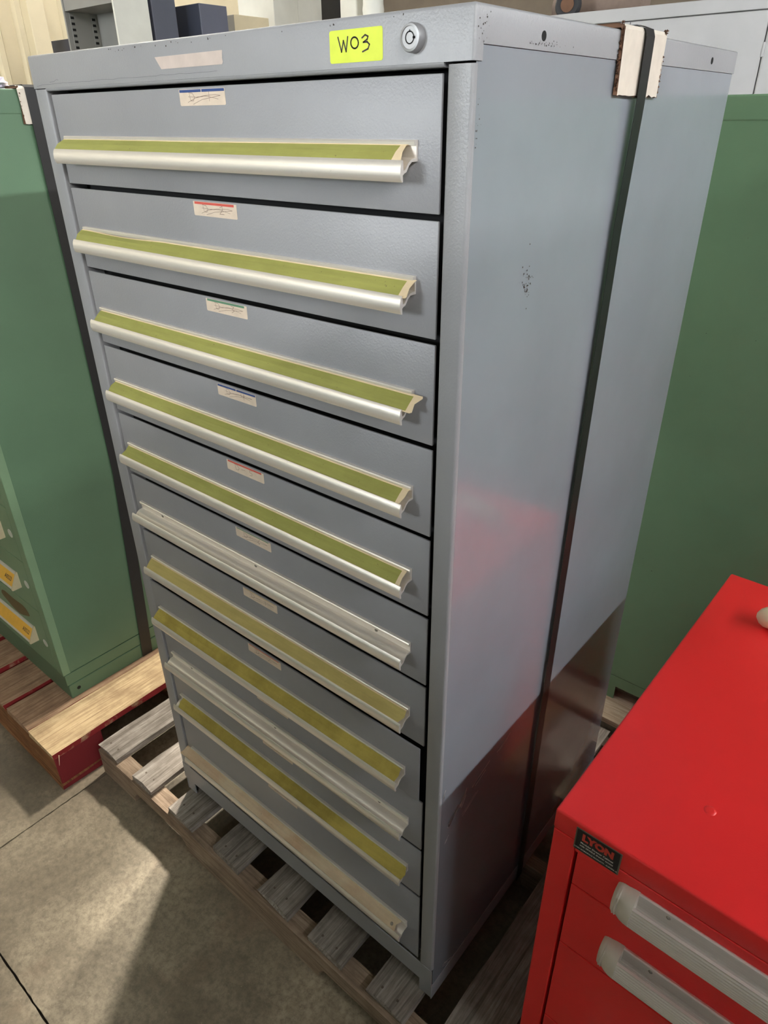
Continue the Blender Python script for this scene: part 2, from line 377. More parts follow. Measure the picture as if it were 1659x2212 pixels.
# carcass
b = MB(); b.box(.0012, W-.0012, D-.004, D-.0015, .0, 1.49); b.box(.003, W-.003, .02, D-.004, .05, .052)
b.build('back_panel', M_grey, cab)
MB().rbox(0, .002, .002, D-.0015, .0, 1.48, .0005, 1).build('side_panel', M_grey, cab)
MB().rbox(W-.002, W, .0063, D-.0015, .0, 1.4800, .0005, 1).build('side_panel', M_greyside, cab)
MB().box(.0025, W-.0025, .035, .037, .055, 1.464).build('gap_shade_panel', M_gapshade, cab)  # near-black sheet that paints deep shade into the drawer gaps
# corner posts
MB().rbox(0, .0325, 0, .034, .0545, 1.4668, .0022, 3, keep=lambda a, c: abs(a.z-c.z) > .1 and a.y < .01).build('corner_post', M_grey, cab, smooth=40)
MB().rbox(.7348, W+.0003, 0, .0062, .0545, 1.4660, .0034, 3, keep=lambda a, c: abs(a.z-c.z) > .1 and a.y < .004).build('corner_post', M_grey, cab, smooth=40)
# top cap: folded sheet, deeper at the front, shallower along the sides
cap = MB()
cap.rprism([(-.0012, 1.4678), (-.0012, 1.5082), (D+.001, 1.5082), (D+.001, 1.4800), (.012, 1.4800), (.012, 1.4678)], -.0008, W+.0012, 'x', .0030, 3,
           lambda a, c: (a.z > 1.5 and c.z > 1.5) or (a.y < 0 and c.y < 0 and abs(a.z-c.z) > .01))
cap.rbox(.0335, .7318, -.0009, .014, 1.4640, 1.4677, .0028, 3, keep=lambda a, c: abs(a.x-c.x) > .1 and a.z < 1.466 and a.y < 0 and c.y < 0)
capo = cap.build('top_cap', M_grey, cab, smooth=45)
for yy, zz in ((.1138, 1.4915), (.5941, 1.4920)):
    MB().cyl((W+.0010, yy, zz), (1, 0, 0), .0042, .0006, 16).build('bolt_hole', M_hole, capo)
# chips along the cap's front edge and its worn corner
R = random.Random(3); ch = MB()
for k in range(26):
    x = R.uniform(.18, .745); s = R.uniform(.0006, .0022); z = 1.5050-abs(R.gauss(0, .0022))
    ch.blob(lambda a, c: (a, -.00145, c), x, z, s*.55, R)
for k in range(16):
    y = .002+abs(R.gauss(0, .012)); z = R.uniform(1.481, 1.503); s = R.uniform(.0005, .0016)
    ch.blob(lambda a, c: (W+.00145, a, c), y, z, s*.6, R)
for k in range(40):
    y = R.gauss(.118, .018); z = 1.484+abs(R.gauss(0, .0015)); s = R.uniform(.0005, .0016)
    ch.blob(lambda a, c: (W+.00145, a, c), y, z, s*.6, R)
ch.build('paint_chips', M_chip, capo, kind='stuff')
crk = MB(); P = lambda a, c: (a, -.00145, c)
pts = [(.012, 1.4705)]
while pts[-1][0] < .42: pts.append((pts[-1][0]+R.uniform(.008, .018), 1.4722+R.uniform(-.0005, .0007)+.006*min(1, pts[-1][0]/.4)*.2))
crk.ribbon(pts, .00035, P); crk.ribbon([(.05, 1.4745), (.063, 1.4752), (.07, 1.4772), (.075, 1.4765)], .0004, P)
crk.build('paint_crack', M_crack, capo)
# scratches on the right side and the side's dull scuffs
sc = MB(); Q = lambda a, c: (W+.0004, a, c)
def smear(y, z, ly, lz, n, w):
    for k in range(n):
        a = y+R.uniform(-.5, .5)*ly*.3; c = z+R.uniform(-.5, .5)*lz*.4; f = R.uniform(.4, 1)
        sc.ribbon([(a, c), (a+ly*f*.5, c+lz*f*.45+R.uniform(-.002, .002)), (a+ly*f, c+lz*f)], w*R.uniform(.4, 1), Q)
def side_pt(px, py): return None
smear(.010, .520, .006, .016, 4, .0022)
smear(.030, .442, .030, .026, 9, .0030); smear(.062, .455, .018, .030, 6, .0024); smear(.10, .468, .06, .020, 5, .0016); smear(.17, .486, .05, .012, 4, .0014)
smear(.07, .425, .05, .02, 3, .0010); smear(.03, -.012, .09, .004, 5, .0012); smear(.12, .0, .2, .006, 4, .0009); smear(.04, .02, .03, -.02, 4, .001)
smear(.02, .405, .010, .01, 3, .001)
sc.build('scratches', M_scr, cab, kind='stuff')
dk = MB()
for k in range(46):
    a = R.gauss(.125, .006); c = R.gauss(1.27, .016); s = R.uniform(.0006, .0022)
    dk.blob(Q, a, c, s*.6, R)
for k in range(14):
    a = .008+abs(R.gauss(0, .004)); c = R.uniform(1.40, 1.455); s = R.uniform(.0005, .0014)
    dk.blob(Q, a, c, s*.6, R)
dk.build('scuff_marks', M_chip, cab, kind='stuff')
# base
MB().rbox(-.0004, W+.0006, -.0006, .0018, 0, .0535, .0008, 2).build('base_rail', M_grey, cab)
for x0, x1 in ((.0002, .0022), (W-.0016, W+.0006)):
    MB().rbox(x0, x1, .0018, D-.002, -.045, .0005, .0005, 1).build('side_runner', M_grey, cab)
for x0 in (.0022, W-.0296):
    MB().box(x0, x0+.028, .0035, .0055, -.045, 0).build('foot', M_grey, cab)
    MB().box(x0, x0+.028, D-.006, D-.004, -.045, 0).build('foot', M_grey, cab)

# drawers
ZT = [1.4599, 1.3390, 1.2181, 1.0972, .9763, .8554, .7345, .6136, .4930, .3717, .2431, .0541]
HT = [1.4082, 1.2857, 1.1640, 1.0445, .9255, .8045, .6835, .5590, .4380, .3160, .1470]
XL, XR = .0398, .7287
HP = [(0,0),(-.0045,0),(-.0055,-.0015),(-.0050,-.0045),(-.0035,-.0045),(-.0025,-.003),(-.0022,-.0150),(-.0095,-.0158),(-.0145,-.0190),(-.0185,-.0240),(-.0215,-.0250),(-.0222,-.0170),(-.0232,-.0160),(-.0250,-.0185),(-.0262,-.0230),(-.0265,-.0280),(-.0255,-.0325),(-.0235,-.0348),(-.0222,-.0345),(-.0225,-.0290),(-.0205,-.0275),(-.0170,-.0262),(-.0130,-.0210),(-.0090,-.0182),(0,-.0180)]
STRIP = {0: ('g', .058, .697), 1: ('g', .060, .706), 2: ('g', .068, .7165), 3: ('g', .064, .7015), 4: ('g', .064, .7015), 6: ('y', .063, .7005), 7: ('o', .059, .697), 9: ('o', .074, .706), 10: ('b', .047, .6915)}
PRINT = [M_blue, M_redp, M_grnp, M_blue, M_redp, M_grnp, M_orgp, M_redp, M_orgp, M_orgp, M_orgp]
def strip(di, kind, xa, xb, ht, yo):
    R = random.Random(40+di); mb = MB(); n = 64
    A, B = Vector((-.0042, -.0032)), Vector((-.0226, -.0182))
    cols = [0, .12, .5, .93, 1.0] if kind in 'gy' else [0, .03, .5, .985, 1.0]
    e0 = [R.uniform(-.003, .003) for _ in cols]; e1 = [R.uniform(-.004, .003) for _ in cols]
    if kind == 'b': e0 = [0, 0, -.002, -.008, -.009]; e1 = [.001, .003, -.004, -.002, 0]
    V = []
    for i in range(n+1):
        t = i/n
        for k, c in enumerate(cols):
            x = xa+(xb-xa)*t
            if i == 0: x += e0[k]
            if i == n: x += e1[k]
            p = A.lerp(B, c); bow = .0010*math.sin(math.pi*c)+.0006*math.sin(t*9+di)*math.sin(math.pi*c)
            up = 0
            if di == 1 and .03 < t < .32 and c < .4: up = -.0030*math.sin((t-.03)/.29*math.pi)*(1-c*2)   # sagging top edge
            V.append((x, p.x+yo-bow*.6, p.y+ht+bow*.8+up))
    m = len(cols)
    for i in range(n):
        for k in range(m-1):
            border = k in (0, m-2) or (kind == 'g' and (i >= n-1))
            mb.mat(1 if border else 0); mb.add([V[i*m+k], V[(i+1)*m+k], V[(i+1)*m+k+1], V[i*m+k+1]], [(0, 3, 2, 1)])
    return mb
for i in range(11):
    dx, dy = (-.0045, -.0045) if i == 7 else (0, 0)
    f0 = .0022+dy
    zt, zb = ZT[i], ZT[i+1]+(.0060 if i < 10 else .0026)
    x0, x1 = XL+dx, XR+dx
    dr = MB().rbox(x0, x1, f0, f0+.0032, zb, zt, .0010, 2).build('drawer', M_greydrawer, cab, smooth=40)
    h0, h1 = .0600+dx, .7025+dx; ht = HT[i]
    MB().prism([(a+f0, c+ht) for a, c in HP], h0, h1).build('handle', M_alu, dr, smooth=35, label='aluminium pull handle along the drawer')
    if i in STRIP:
        k, xa, xb = STRIP[i]
        strip(i, k, xa+dx*0, xb, ht, f0).build('label_strip', [{'g': M_strip_g, 'y': M_strip_y, 'o': M_strip_o, 'b': M_strip_b}[k], M_cream if k != 'b' else M_strip_b], dr)
    if i in (5, 8):
        for xs in (.128, .385, .642): MB().lathe((xs, f0-.0020, ht-.0085), (0, -1, 0), [(.0030, 0), (.0028, .0012), (.0012, .0020)], 12).build('screw', M_screw, dr, smooth=60)
    if i == 10: MB().lathe((.679, f0-.0160, ht-.0125), (0, -.63, .77), [(.0034, 0), (.0030, .0014), (.0012, .0022)], 12).build('screw', M_screw, dr, smooth=60)
    # label card, its printed band and the crossed-out pencil number
    R = random.Random(90+i)
    la, lb = .3445-.0008*i+R.uniform(-.001, .001), .4290-.0007*i; lt, lo = zt-.0022, zt-.0190
    yy = f0-.0003; c = MB(); r_ = .0012
    c.add([(la, yy, lt), (la, yy, lo+r_), (la+r_, yy, lo), (lb-r_, yy, lo), (lb, yy, lo+r_), (lb, yy, lt)], [(0, 1, 2, 3, 4, 5)])
    c.mat(1); y2 = yy-.00012; bw = .0032 if i < 5 else .0020; mg = .001 if i in (0, 3) else .003
    cuts = [(la+mg, (la+lb)/2-.0006), ((la+lb)/2+.0006, lb-mg)] if i in (0, 3) else [(la+mg, lb-mg-.002)]
    for p, q in cuts: c.add([(p, y2, lt-.0004), (p, y2, lt-bw), (q, y2, lt-bw), (q, y2, lt-.0004)], [(0, 1, 2, 3)])
    c.mat(2); PP = lambda a, e, la=la, lb=lb, lt=lt, lo=lo, y2=y2: (la+a*(lb-la), y2, lo+e*(lt-lo))
    asp = (lt-lo)/(lb-la)
    PA = lambda a, e: PP(a, e/asp)
    w = .0055 if i < 6 else .005
    jit = lambda: R.uniform(-.012, .012)
    c.ribbon([(.24+jit(), .14), (.25, .06), (.31, .06), (.34, .10), (.30, .15), (.22, .155)], w, PA)        # D
    c.ribbon([(.40, .10+jit()*.3), (.5, .105)], w, PA)
    num = [[(.66, .16), (.66, .05)], [(.62, .14), (.68, .155), (.68, .11), (.61, .05), (.71, .05)], [(.62, .15), (.69, .14), (.65, .105), (.69, .08), (.63, .05)], [(.62, .15), (.62, .10), (.70, .10), (.69, .15), (.69, .05)], [(.70, .15), (.63, .15), (.63, .11), (.69, .10), (.68, .06), (.62, .05)], [(.69, .15), (.63, .09), (.66, .05), (.69, .07), (.64, .09)]][i % 6]
    c.ribbon(num, w, PA)
    if i != 4:
        c.ribbon([(.18, .04+jit()*.5), (.35, .09), (.55, .115), (.8, .12+jit()*.5), (.9, .11)], w*.8, PA)
        c.ribbon([(.9, .11), (.75, .095), (.5, .07), (.3, .02+jit()*.4)], w*.8, PA)
        if i < 5: c.ribbon([(.2, .11), (.4, .10+jit()*.5), (.6, .11), (.85, .07)], w*.7, PA)
    c.build('label_card', [M_card, PRINT[i], M_penc], dr)

# lock, sticker, tape on the cap
lk = MB(); lk.lathe((.7005, -.0012, 1.4868), (0, -1, 0), [(.0112, 0), (.0112, .006), (.0104, .0082), (.0086, .0086), (.0084, .0078)], 32)
lko = lk.build('lock', M_chrome, capo, smooth=35)
y_ = -.00925
rg = MB()
for k in range(28):
    a0, a1 = 2*math.pi*k/28, 2*math.pi*(k+1)/28
    rg.add([(.7005+math.cos(a)*r_, y_, 1.4868+math.sin(a)*r_) for a, r_ in ((a0, .0040), (a1, .0040), (a1, .0050), (a0, .0050))], [(0, 1, 2, 3)])
rg.add([(.7038, y_, 1.4876), (.7068, y_, 1.4876), (.7068, y_, 1.4858), (.7038, y_, 1.4858)], [(0, 3, 2, 1)])
rg.add([(.7000, y_, 1.4906), (.7010, y_, 1.4906), (.7010, y_, 1.4926), (.7000, y_, 1.4926)], [(0, 1, 2, 3)])
rg.build('keyway', M_hole, capo)
st = MB(); yy = -.0015; sx0, sx1, sz0, sz1 = .5972, .6636, 1.4722, 1.4984; r_ = .0022; pts = []
for cx, cz, a in ((sx1-r_, sz1-r_, 0), (sx0+r_, sz1-r_, 90), (sx0+r_, sz0+r_, 180), (sx1-r_, sz0+r_, 270)):
    for k in range(5): t = math.radians(a+22.5*k); pts.append((cx+r_*math.cos(t), yy, cz+r_*math.sin(t)))
st.add(pts, [tuple(range(len(pts)-1, -1, -1))])
st.mat(1); PS = lambda a, e: (sx0+a*(sx1-sx0), yy-.0002, sz1-e*(sz1-sz0))
asp = (sz1-sz0)/(sx1-sx0); PT = lambda a, e: PS(a, e/asp)
wd = .020
def sk(pts): st.ribbon([((x-1225)/340, (y-208+(x-1225)*.06)/215*asp) for x, y in pts], wd, PT)
sk([(1283, 250), (1304, 345), (1318, 272), (1334, 343), (1347, 248)])
sk([(1390+24*math.cos(t), 288+36*math.sin(t)) for t in [math.radians(-80+20*k) for k in range(19)]])
sk([(1438, 258), (1458, 240), (1476, 250), (1470, 268), (1446, 286), (1470, 284), (1484, 300), (1474, 328), (1440, 346)])
st.build('sticker', [M_sticker, M_ink], capo, label='lime yellow sticker handwritten W03')
MB().add([(.3095, -.0015, 1.4916), (.320, -.0015, 1.4792), (.4335, -.0015, 1.4792), (.4352, -.0015, 1.4815), (.4345, -.0015, 1.4850), (.4359, -.0015, 1.4922)], [(0, 1, 2, 3, 4, 5)]).build('masking_tape', M_tape, capo)

# steel strap round the cabinet and its cardboard edge guard
stp = thing('steel_strap', 'black steel strap running down the side of the grey cabinet', 'strap', (W+.008, .335, -.045))
xs = W+.0085
stp_m = MB()
path = [(.05, .346, 1.5155), (W-.004, .346, 1.5155), (W+.006, .347, 1.512), (xs, .347, 1.505), (xs, .346, 1.44), (xs-.002, .338, 1.30), (xs-.003, .330, .9), (xs-.003, .323, .4), (xs-.003, .3215, -.040)]
hw = .0122; V = []
for k, (x, y, z) in enumerate(path):
    a = path[max(0, k-1)]; c = path[min(len(path)-1, k+1)]; d = Vector((c[0]-a[0], 0, c[2]-a[2])).normalized(); n = Vector((-d.z, 0, d.x))*-.0006
    if n.x < 0 or (abs(n.x) < 1e-6 and n.z < 0): n = -n
    V += [(x, y-hw, z), (x, y+hw, z), (x+n.x, y+hw, z+n.z), (x+n.x, y-hw, z+n.z)]
F = []
for k in range(len(path)-1):
    for q in range(4): F.append((k*4+q, k*4+(q+1) % 4, (k+1)*4+(q+1) % 4, (k+1)*4+q))
stp_m.add(V, F).build('band', M_black, stp)
def edge_guard(name, label, xf, zt, y0, y1, drop, top, seed, sgn=1):
    """folded cardboard angle over the top edge of a cabinet side: white liner, brown torn core"""
    R = random.Random(seed); t = .0055; g = thing(name, label, 'cardboard', (xf, (y0+y1)/2, zt-drop))
    prof = [(xf-top, zt+.0010), (xf-top, zt+t), (xf-.004, zt+t), (xf+t*.6, zt+t-.0014), (xf+t, zt), (xf+t, zt-drop), (xf+.0018, zt-drop), (xf+.0018, zt+.0010)]
    n = 14; m = MB(); V = []
    for i in range(n+1):
        y = y0+(y1-y0)*i/n
        for k, (a, c) in enumerate(prof):
            e = R.uniform(-.0035, .0035) if i in (0, n) else 0
            f = R.uniform(-.0022, .0016)*(1 if i > n*.5 else .25) if k in (5, 6) else 0
            V.append((a, y+e, c+f))
    q = len(prof)
    for i in range(n):
        for k in range(q):
            m.mat(0 if k in (1, 2, 3, 4) else 1)
            m.add([V[i*q+k], V[i*q+(k+1) % q], V[(i+1)*q+(k+1) % q], V[(i+1)*q+k]], [(0, 3, 2, 1)])
    m.mat(1)
    m.add(V[:q], [tuple(range(q))]); m.add(V[-q:], [tuple(range(q-1, -1, -1))])
    m.build('cardboard_sheet', [M_cardb, M_cardbrown], g)
    rb = MB()                                     # brown fuzz where the ends are torn
    for (yy, s) in ((y0, -1), (y1, 1)):
        for k in range(42):
            z = R.uniform(zt-drop, zt+t*.8); w_ = R.uniform(.0012, .0034)*(1.7 if s > 0 else 1); h = R.uniform(.002, .005); x = xf+t+.0003-R.uniform(0, .0035)
            yi = yy-s*R.uniform(.0, .0022)
            rb.add([(x, yi, z), (x, yi, z+h), (x+R.uniform(-.001, .0015), yy+s*w_, z+h*R.uniform(.2, .8)), (x-.002, yi, z+h*.5)], [(0, 1, 2), (0, 2, 1), (3, 1, 2), (0, 3, 2)])
    for k in range(30):
        y = R.uniform(y0, y1); z = zt-drop; w_ = R.uniform(.002, .006); x = xf+t-.001
        rb.add([(x, y, z+.001), (x, y+w_, z+.001), (x+R.uniform(-.001, .001), y+w_*.5, z-R.uniform(.0005, .003))], [(0, 1, 2), (0, 2, 1)])
    rb.build('torn_edge', M_cardbrown, g, kind='stuff')
    return g
edge_guard('cardboard_edge_guard', 'torn white cardboard edge guard under the strap on the grey cabinet', W, 1.5085, .281, .402, .062, .055, 5)

# ------------------------------------------------------------------ weathered pallet under the grey cabinet
pal = thing('pallet', 'weathered grey wooden pallet under the grey tool cabinet', 'pallet', (.3, .39, -.15))
BX = [(-.3064, -.2212), (-.1459, -.0628), (.0085, .1016), (.177, .2712), (.3403, .4337), (.4929, .5888), (.6523, .7440), (.8070, .9120)]
for k, (a, c) in enumerate(BX):
    bd = MB().plank(a, c, -.0672 if k < 3 else -.064, .850, -.061, -.045, 'y', 12, .0022, 100+k, .0035).build('deck_board', M_oldwood, pal)
    for f in (.27, .68):
        MB().lathe((a+(c-a)*f, -.045+.004*k % .01, -.0452), (0, 0, 1), [(.0027, 0), (.0024, .0006)], 10).build('nail', M_nail, bd)
def stringer(y0, y1):
    n = [(-.306, -.15), (-.154, -.15), (-.150, -.125), (-.135, -.106), (.055, -.106), (.069, -.122), (.074, -.15), (.527, -.15), (.531, -.122), (.545, -.106), (.735, -.106), (.752, -.125), (.756, -.15), (.910, -.15), (.910, -.061), (-.306, -.061)]
    return MB().prism(n, y0, y1, 'y').build('stringer', M_oldwoodx, pal)
stringer(-.0735, -.030); stringer(.372, .404); stringer(.808, .846)
for yy in (.0, ):
    pass

# ------------------------------------------------------------------ red-edged pallet and green cabinet to the left
rp = thing('pallet', 'wooden pallet with red painted edges under the left green cabinet', 'pallet', (-.94, .27, -.15))
RB = [(-.4655, -.3355), (-.597, -.4672), (-.752, -.615), (-.905, -.776), (-1.05, -.925), (-1.205, -1.07), (-1.36, -1.225), (-1.515, -1.385)]
for k, (a, c) in enumerate(RB):
    MB().plank(a, c, -.177, .745, -.034, -.015, 'y', 12, .0014, 200+k, .002).build('deck_board', M_redwood if k == 0 else M_redwood2, rp)
for y0 in (-.176, .21, .605):
    MB().rbox(-1.515, -.337, y0, y0+.135, -.131, -.0345, .003, 1).build('beam', M_redbeam, rp)
    MB().plank(-1.515, -.335, y0-.001, y0+.137, -.15, -.1315, 'x', 10, .0012, 230, .003).build('bottom_board', M_redbeam, rp)
MB().cyl((-.3335, -.163, -.026), (.12, -.25, -.95), .0014, .030, 6, .0004).build('splinter', M_cream, rp)

GX, GY = -.485, -.044
gc = thing('tool_cabinet', 'green steel drawer cabinet with orange numbered label strips on the left', 'cabinet', (-.866, .31, -.015))
gx0 = GX-.762
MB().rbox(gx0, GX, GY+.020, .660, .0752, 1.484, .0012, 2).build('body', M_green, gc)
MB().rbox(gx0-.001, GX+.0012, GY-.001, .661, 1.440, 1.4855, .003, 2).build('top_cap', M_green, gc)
for x0, x1 in ((gx0, gx0+.034), (GX-.034, GX)):
    MB().rbox(x0, x1, GY, GY+.022, .0735, 1.4395, .002, 2).build('corner_post', M_greenlt, gc)
bs = MB().rbox(gx0+.001, GX-.0008, GY+.006, .660, -.015, .0332, .003, 2).build('base', M_green, gc)
MB().rbox(gx0+.0005, GX-.0002, GY+.003, .6595, .0358, .0724, .0012, 2).build('plinth', M_green, gc)
MB().cyl((GX-.0010, -.0122, .0109), (1, 0, 0), .0056, .0006, 18).build('fork_hole', M_hole, bs)
MB().box(gx0+.01, GX-.01, GY+.012, GY+.015, .075, 1.438).build('gap_shade_panel', M_gapshade, gc)  # black sheet behind the green drawers, shade of the gaps as colour
zs = [1.436, 1.235, 1.077, .919, .761, .6035, .4425, .2835, .0765]
hts = [1.36, 1.16, 1.0, .845, .69, .541, .383, .200]
codes = ['A0529', 'A0528', 'A0527', 'A0526', 'A0525', 'A0524', 'A0523', 'A0522']
for k in range(8):
    z1, z0 = zs[k]-.0012, zs[k+1]+.0012
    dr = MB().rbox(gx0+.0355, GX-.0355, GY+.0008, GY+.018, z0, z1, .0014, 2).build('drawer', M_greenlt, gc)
    ht = hts[k]; hb = ht-.046; xe = -.5845; xs0 = gx0+.10; yf = GY+.0008
    # wedge-shaped label holder: slanted face, pale rails, cream end caps
    MB().prism([(yf, ht), (yf, hb), (yf-.0235, hb), (yf-.0245, hb+.004), (yf-.003, ht)], xs0, xe-.004).build('label_holder', M_rail, dr)
    for xa, xb in ((xe-.004, xe), (xs0-.004, xs0)):
        MB().prism([(yf, ht+.002), (yf, hb-.001), (yf-.0245, hb-.001), (yf-.0262, hb+.0035), (yf-.004, ht+.002)], xa, xb).build('end_cap', M_cap, dr)
    c = MB(); A = Vector((yf-.0245, hb+.004)); B = Vector((yf-.003, ht)); n = Vector((-(B-A).y, (B-A).x)).normalized()*.0004
    def P(a, e, A=A, B=B, n=n): q = A+(B-A)*e+n; return (a, q.x, q.y)
    L = (B-A).length
    c.add([P(xs0, .13), P(xe-.0045, .13), P(xe-.0045, .87), P(xs0, .87)], [(0, 1, 2, 3)])
    c.mat(1); n2 = n*1.6
    def P2(a, e, A=A, B=B, n=n2, L=L): q = A+(B-A)*(.5+e/L)+n; return (xe-.020-.014+a, q.x, q.y)
    if k in (6, 7): text_mesh(codes[k], .0165, P2, c, .0002, sx=.88)
    c.build('label_strip', [M_orange, M_ink], dr)
    if k >= 5:
        MB().cyl((-.5410, GY+.0004, ht-.018 if k < 7 else .166), (0, -1, 0), .0118, .0006, 24).build('round_sticker', M_dot, dr)
    if k == 7:
        s = MB(); pts = []
        for q in range(22):
            t = 2*math.pi*q/22; pts.append((-.68+.085*math.cos(t), GY+.0004, .236+.024*math.sin(t)*(1+.25*math.sin(3*t))))
        s.add(pts, [tuple(range(21, -1, -1))]).build('stain', M_stain, dr)
gs = thing('steel_strap', 'black steel strap down the side of the left green cabinet', 'strap', (GX+.005, .22, -.015))
sm = MB(); pth = [(gx0+.02, .238, 1.493), (GX-.002, .238, 1.493), (GX+.006, .238, 1.488), (GX+.0072, .238, 1.42), (GX+.004, .241, 1.2), (GX+.003, .243, .6), (GX+.003, .2085, -.012)]
V = []; F = []
for k, (x, y, z) in enumerate(pth): V += [(x, y-.017, z), (x, y+.017, z), (x+.0007, y+.017, z+.0007), (x+.0007, y-.017, z+.0007)]
for k in range(len(pth)-1):
    for q in range(4): F.append((k*4+q, k*4+(q+1) % 4, (k+1)*4+(q+1) % 4, (k+1)*4+q))
sm.add(V, F).build('band', M_black, gs)
edge_guard('cardboard_edge_guard', 'white cardboard edge guard under the strap on the left green cabinet', GX, 1.4858, .208, .30, .063, .05, 9)
# crumpled wrap lying on the green cabinet
bm = bmesh.new(); bmesh.ops.create_icosphere(bm, subdivisions=3, radius=1); R = random.Random(4)
for v in bm.verts:
    k = 1+R.uniform(-.22, .22); v.co = Vector((v.co.x*.035*k, v.co.y*.035*k, max(-.6, v.co.z)*.016*k))
zmin = min(v.co.z for v in bm.verts); me = MB()
me.add([(v.co.x-.555, v.co.y+.185, v.co.z-zmin+1.4858) for v in bm.verts], [[v.index for v in f.verts] for f in bm.faces]); bm.free()
me.build('crumpled_wrap', M_wrap, org=(-.555, .185, 1.4858), label='crumpled pale plastic wrap on top of the left green cabinet', category='plastic wrap')

# ------------------------------------------------------------------ red cabinet in front on the right, on its own pallet
RZ = math.radians(-.94)
rc = thing('tool_cabinet', 'low red steel drawer cabinet with ribbed aluminium handles in the right foreground', 'cabinet', (.9355, .0114, -.05), RZ, local=True)
RW, RD, RH = .762, .7012, .695
MB().rbox(0.0010, RW-.001, .020, RD-.001, .02, RH-.004, .002, 2).build('body', M_red, rc)
tc_ = MB().rbox(0, RW, 0, RD, RH-.036, RH, .0035, 3).build('top_cap', M_red, rc, smooth=45)
for x0, x1 in ((.0012, .0335), (RW-.0335, RW-.0012)):
    MB().rbox(x0, x1, .0006, .022, .02, RH-.0362, .002, 2).build('corner_post', M_red, rc)
MB().box(.030, RW-.03, .014, .018, .03, RH-.038).build('gap_shade_panel', M_gapshade, rc)  # same painted gap shade behind the red drawers
MB().rbox(.004, RW-.004, .004, RD-.004, 0, .02, .002, 1).build('base', M_red, rc)
MB().rbox(.0345, RW-.0345, -.0001, .02, .6405, .6588, .001, 1).build('fascia', M_red, rc)
MB().lathe((.1526, .1263, RH), (0, 0, 1), [(.0078, 0), (.0074, .0006), (.0040, .0012)], 20).build('bolt_head', M_red, tc_, smooth=60)
rz = [.6395, .5735, .4355, .2300, .0225]
# first drawer stands flush with the fascia; handle profile
for k in range(4):
    z1, z0 = rz[k]-.0010, rz[k+1]+.0010
    if k == 0: z1 = .6400
    dr = MB().rbox(.0378, RW-.0378, .0010, .018, z0, z1, .0012, 2).build('drawer', M_red, rc)
    ht = {0: .6425, 1: .5225}.get(k, rz[k]-.165); xa, xb = .1230, RW-.123
    prof = [(0, 0), (-.0028, .0006), (-.0048, -.0004), (-.0050, -.0026), (-.0030, -.0036), (-.0026, -.0230), (-.0040, -.0262), (-.0085, -.0270), (-.0088, -.0215), (-.0100, -.0208), (-.0112, -.0215), (-.0115, -.0262), (-.0140, -.0262), (-.0143, -.0160), (-.0155, -.0152), (-.0167, -.0160), (-.0170, -.0195), (-.0186, -.0190), (-.0190, -.0080), (-.0205, -.0068)]
    nr = 8
    for q in range(nr):                       # ribs down the convex face
        t = q/nr; z = -.0072-.0360*t; y = -.0215-.0042*math.sin(math.pi*(.12+.76*t))
        prof += [(y-.0008, z-.0004), (y-.0008, z-.0026), (y+.0012, z-.0030), (y+.0012, z-.0040)]
    prof += [(-.0195, -.0440), (-.0150, -.0425), (-.0120, -.036), (-.004, -.031), (0, -.030)]
    h = MB().prism([(a+.0010, c+ht) for a, c in prof], xa, xb).build('handle', M_ribalu, dr, label='ribbed aluminium pull handle')
    cp = MB()
    for sgn, x0 in ((-1, xa), (1, xb)):
        cc = MB(); secs = [(0, 1.0), (.006, .98), (.012, .92), (.018, .80), (.0195, .86), (.0210, .80), (.0225, .84), (.0240, .76), (.0262, .70), (.0275, .55)]
        ring = [(.0, .001), (-.008, .0005), (-.0160, -.002), (-.0235, -.008), (-.0275, -.019), (-.0285, -.030), (-.0265, -.039), (-.0210, -.0460), (-.010, -.042), (0, -.038)]
        V = []; F = []
        for d_, s_ in secs:
            off = (d_/.0275)**2*.010
            for a, c in ring:
                V.append((x0+sgn*(d_*(.55+.45*min(1, -a/.02)) if False else sgn*0+x0*0+d_*sgn) if False else x0+sgn*d_, a*s_+.0010, ht-.017+(c+.017)*(s_*.55+.45)-off*.4))
        q = len(ring)
        for i2 in range(len(secs)-1):
            for j in range(q):
                f_ = (i2*q+j, i2*q+(j+1) % q, (i2+1)*q+(j+1) % q, (i2+1)*q+j); F.append(f_ if sgn > 0 else tuple(reversed(f_)))
        F.append(tuple(range(q)) if sgn < 0 else tuple(range(q-1, -1, -1))); e = (len(secs)-1)*q
        F.append(tuple(e+j for j in (range(q-1, -1, -1) if sgn < 0 else range(q))))
        cc.add(V, F).build('end_cap', M_redcap, dr, smooth=50)
    for xs in (.16, .38, .6): MB().lathe((xs, -.0018, ht-.010), (0, -1, 0), [(.0030, 0), (.0012, .0014)], 10).build('screw', M_screw, dr)
# maker's plate
pl = MB(); px0, px1, pz0, pz1 = .0312, .0925, .6475, .6880; yy = -.0004
pl.mat(1).rbox(px0, px1, yy-.0006, yy+.0003, pz0, pz1, .0003, 1)
pl.mat(0); yq = yy-.0008
pl.add([(px0+.002, yq, pz0+.0012), (px1-.002, yq, pz0+.0012), (px1-.002, yq, pz1-.0012), (px0+.002, yq, pz1-.0012)], [(0, 1, 2, 3)])
cx = (px0+px1)/2
PL = lambda dz, dy=.0002: (lambda a, e: (cx+a, yq-dy, (pz0+pz1)/2+dz+e))
pl.mat(2); text_mesh('LYON', .0160, PL(.0078), pl, .0011, sx=.98)
pl.mat(3)
text_mesh('Modular Drawer Cabinet', .0043, PL(-.0028), pl, .00008)
text_mesh('with SINGLE drawer access', .0040, PL(-.0082), pl, .00008)
text_mesh('LYON WORKSPACE PRODUCTS - AURORA, IL', .0033, PL(-.0150), pl, .00006, sx=.86)
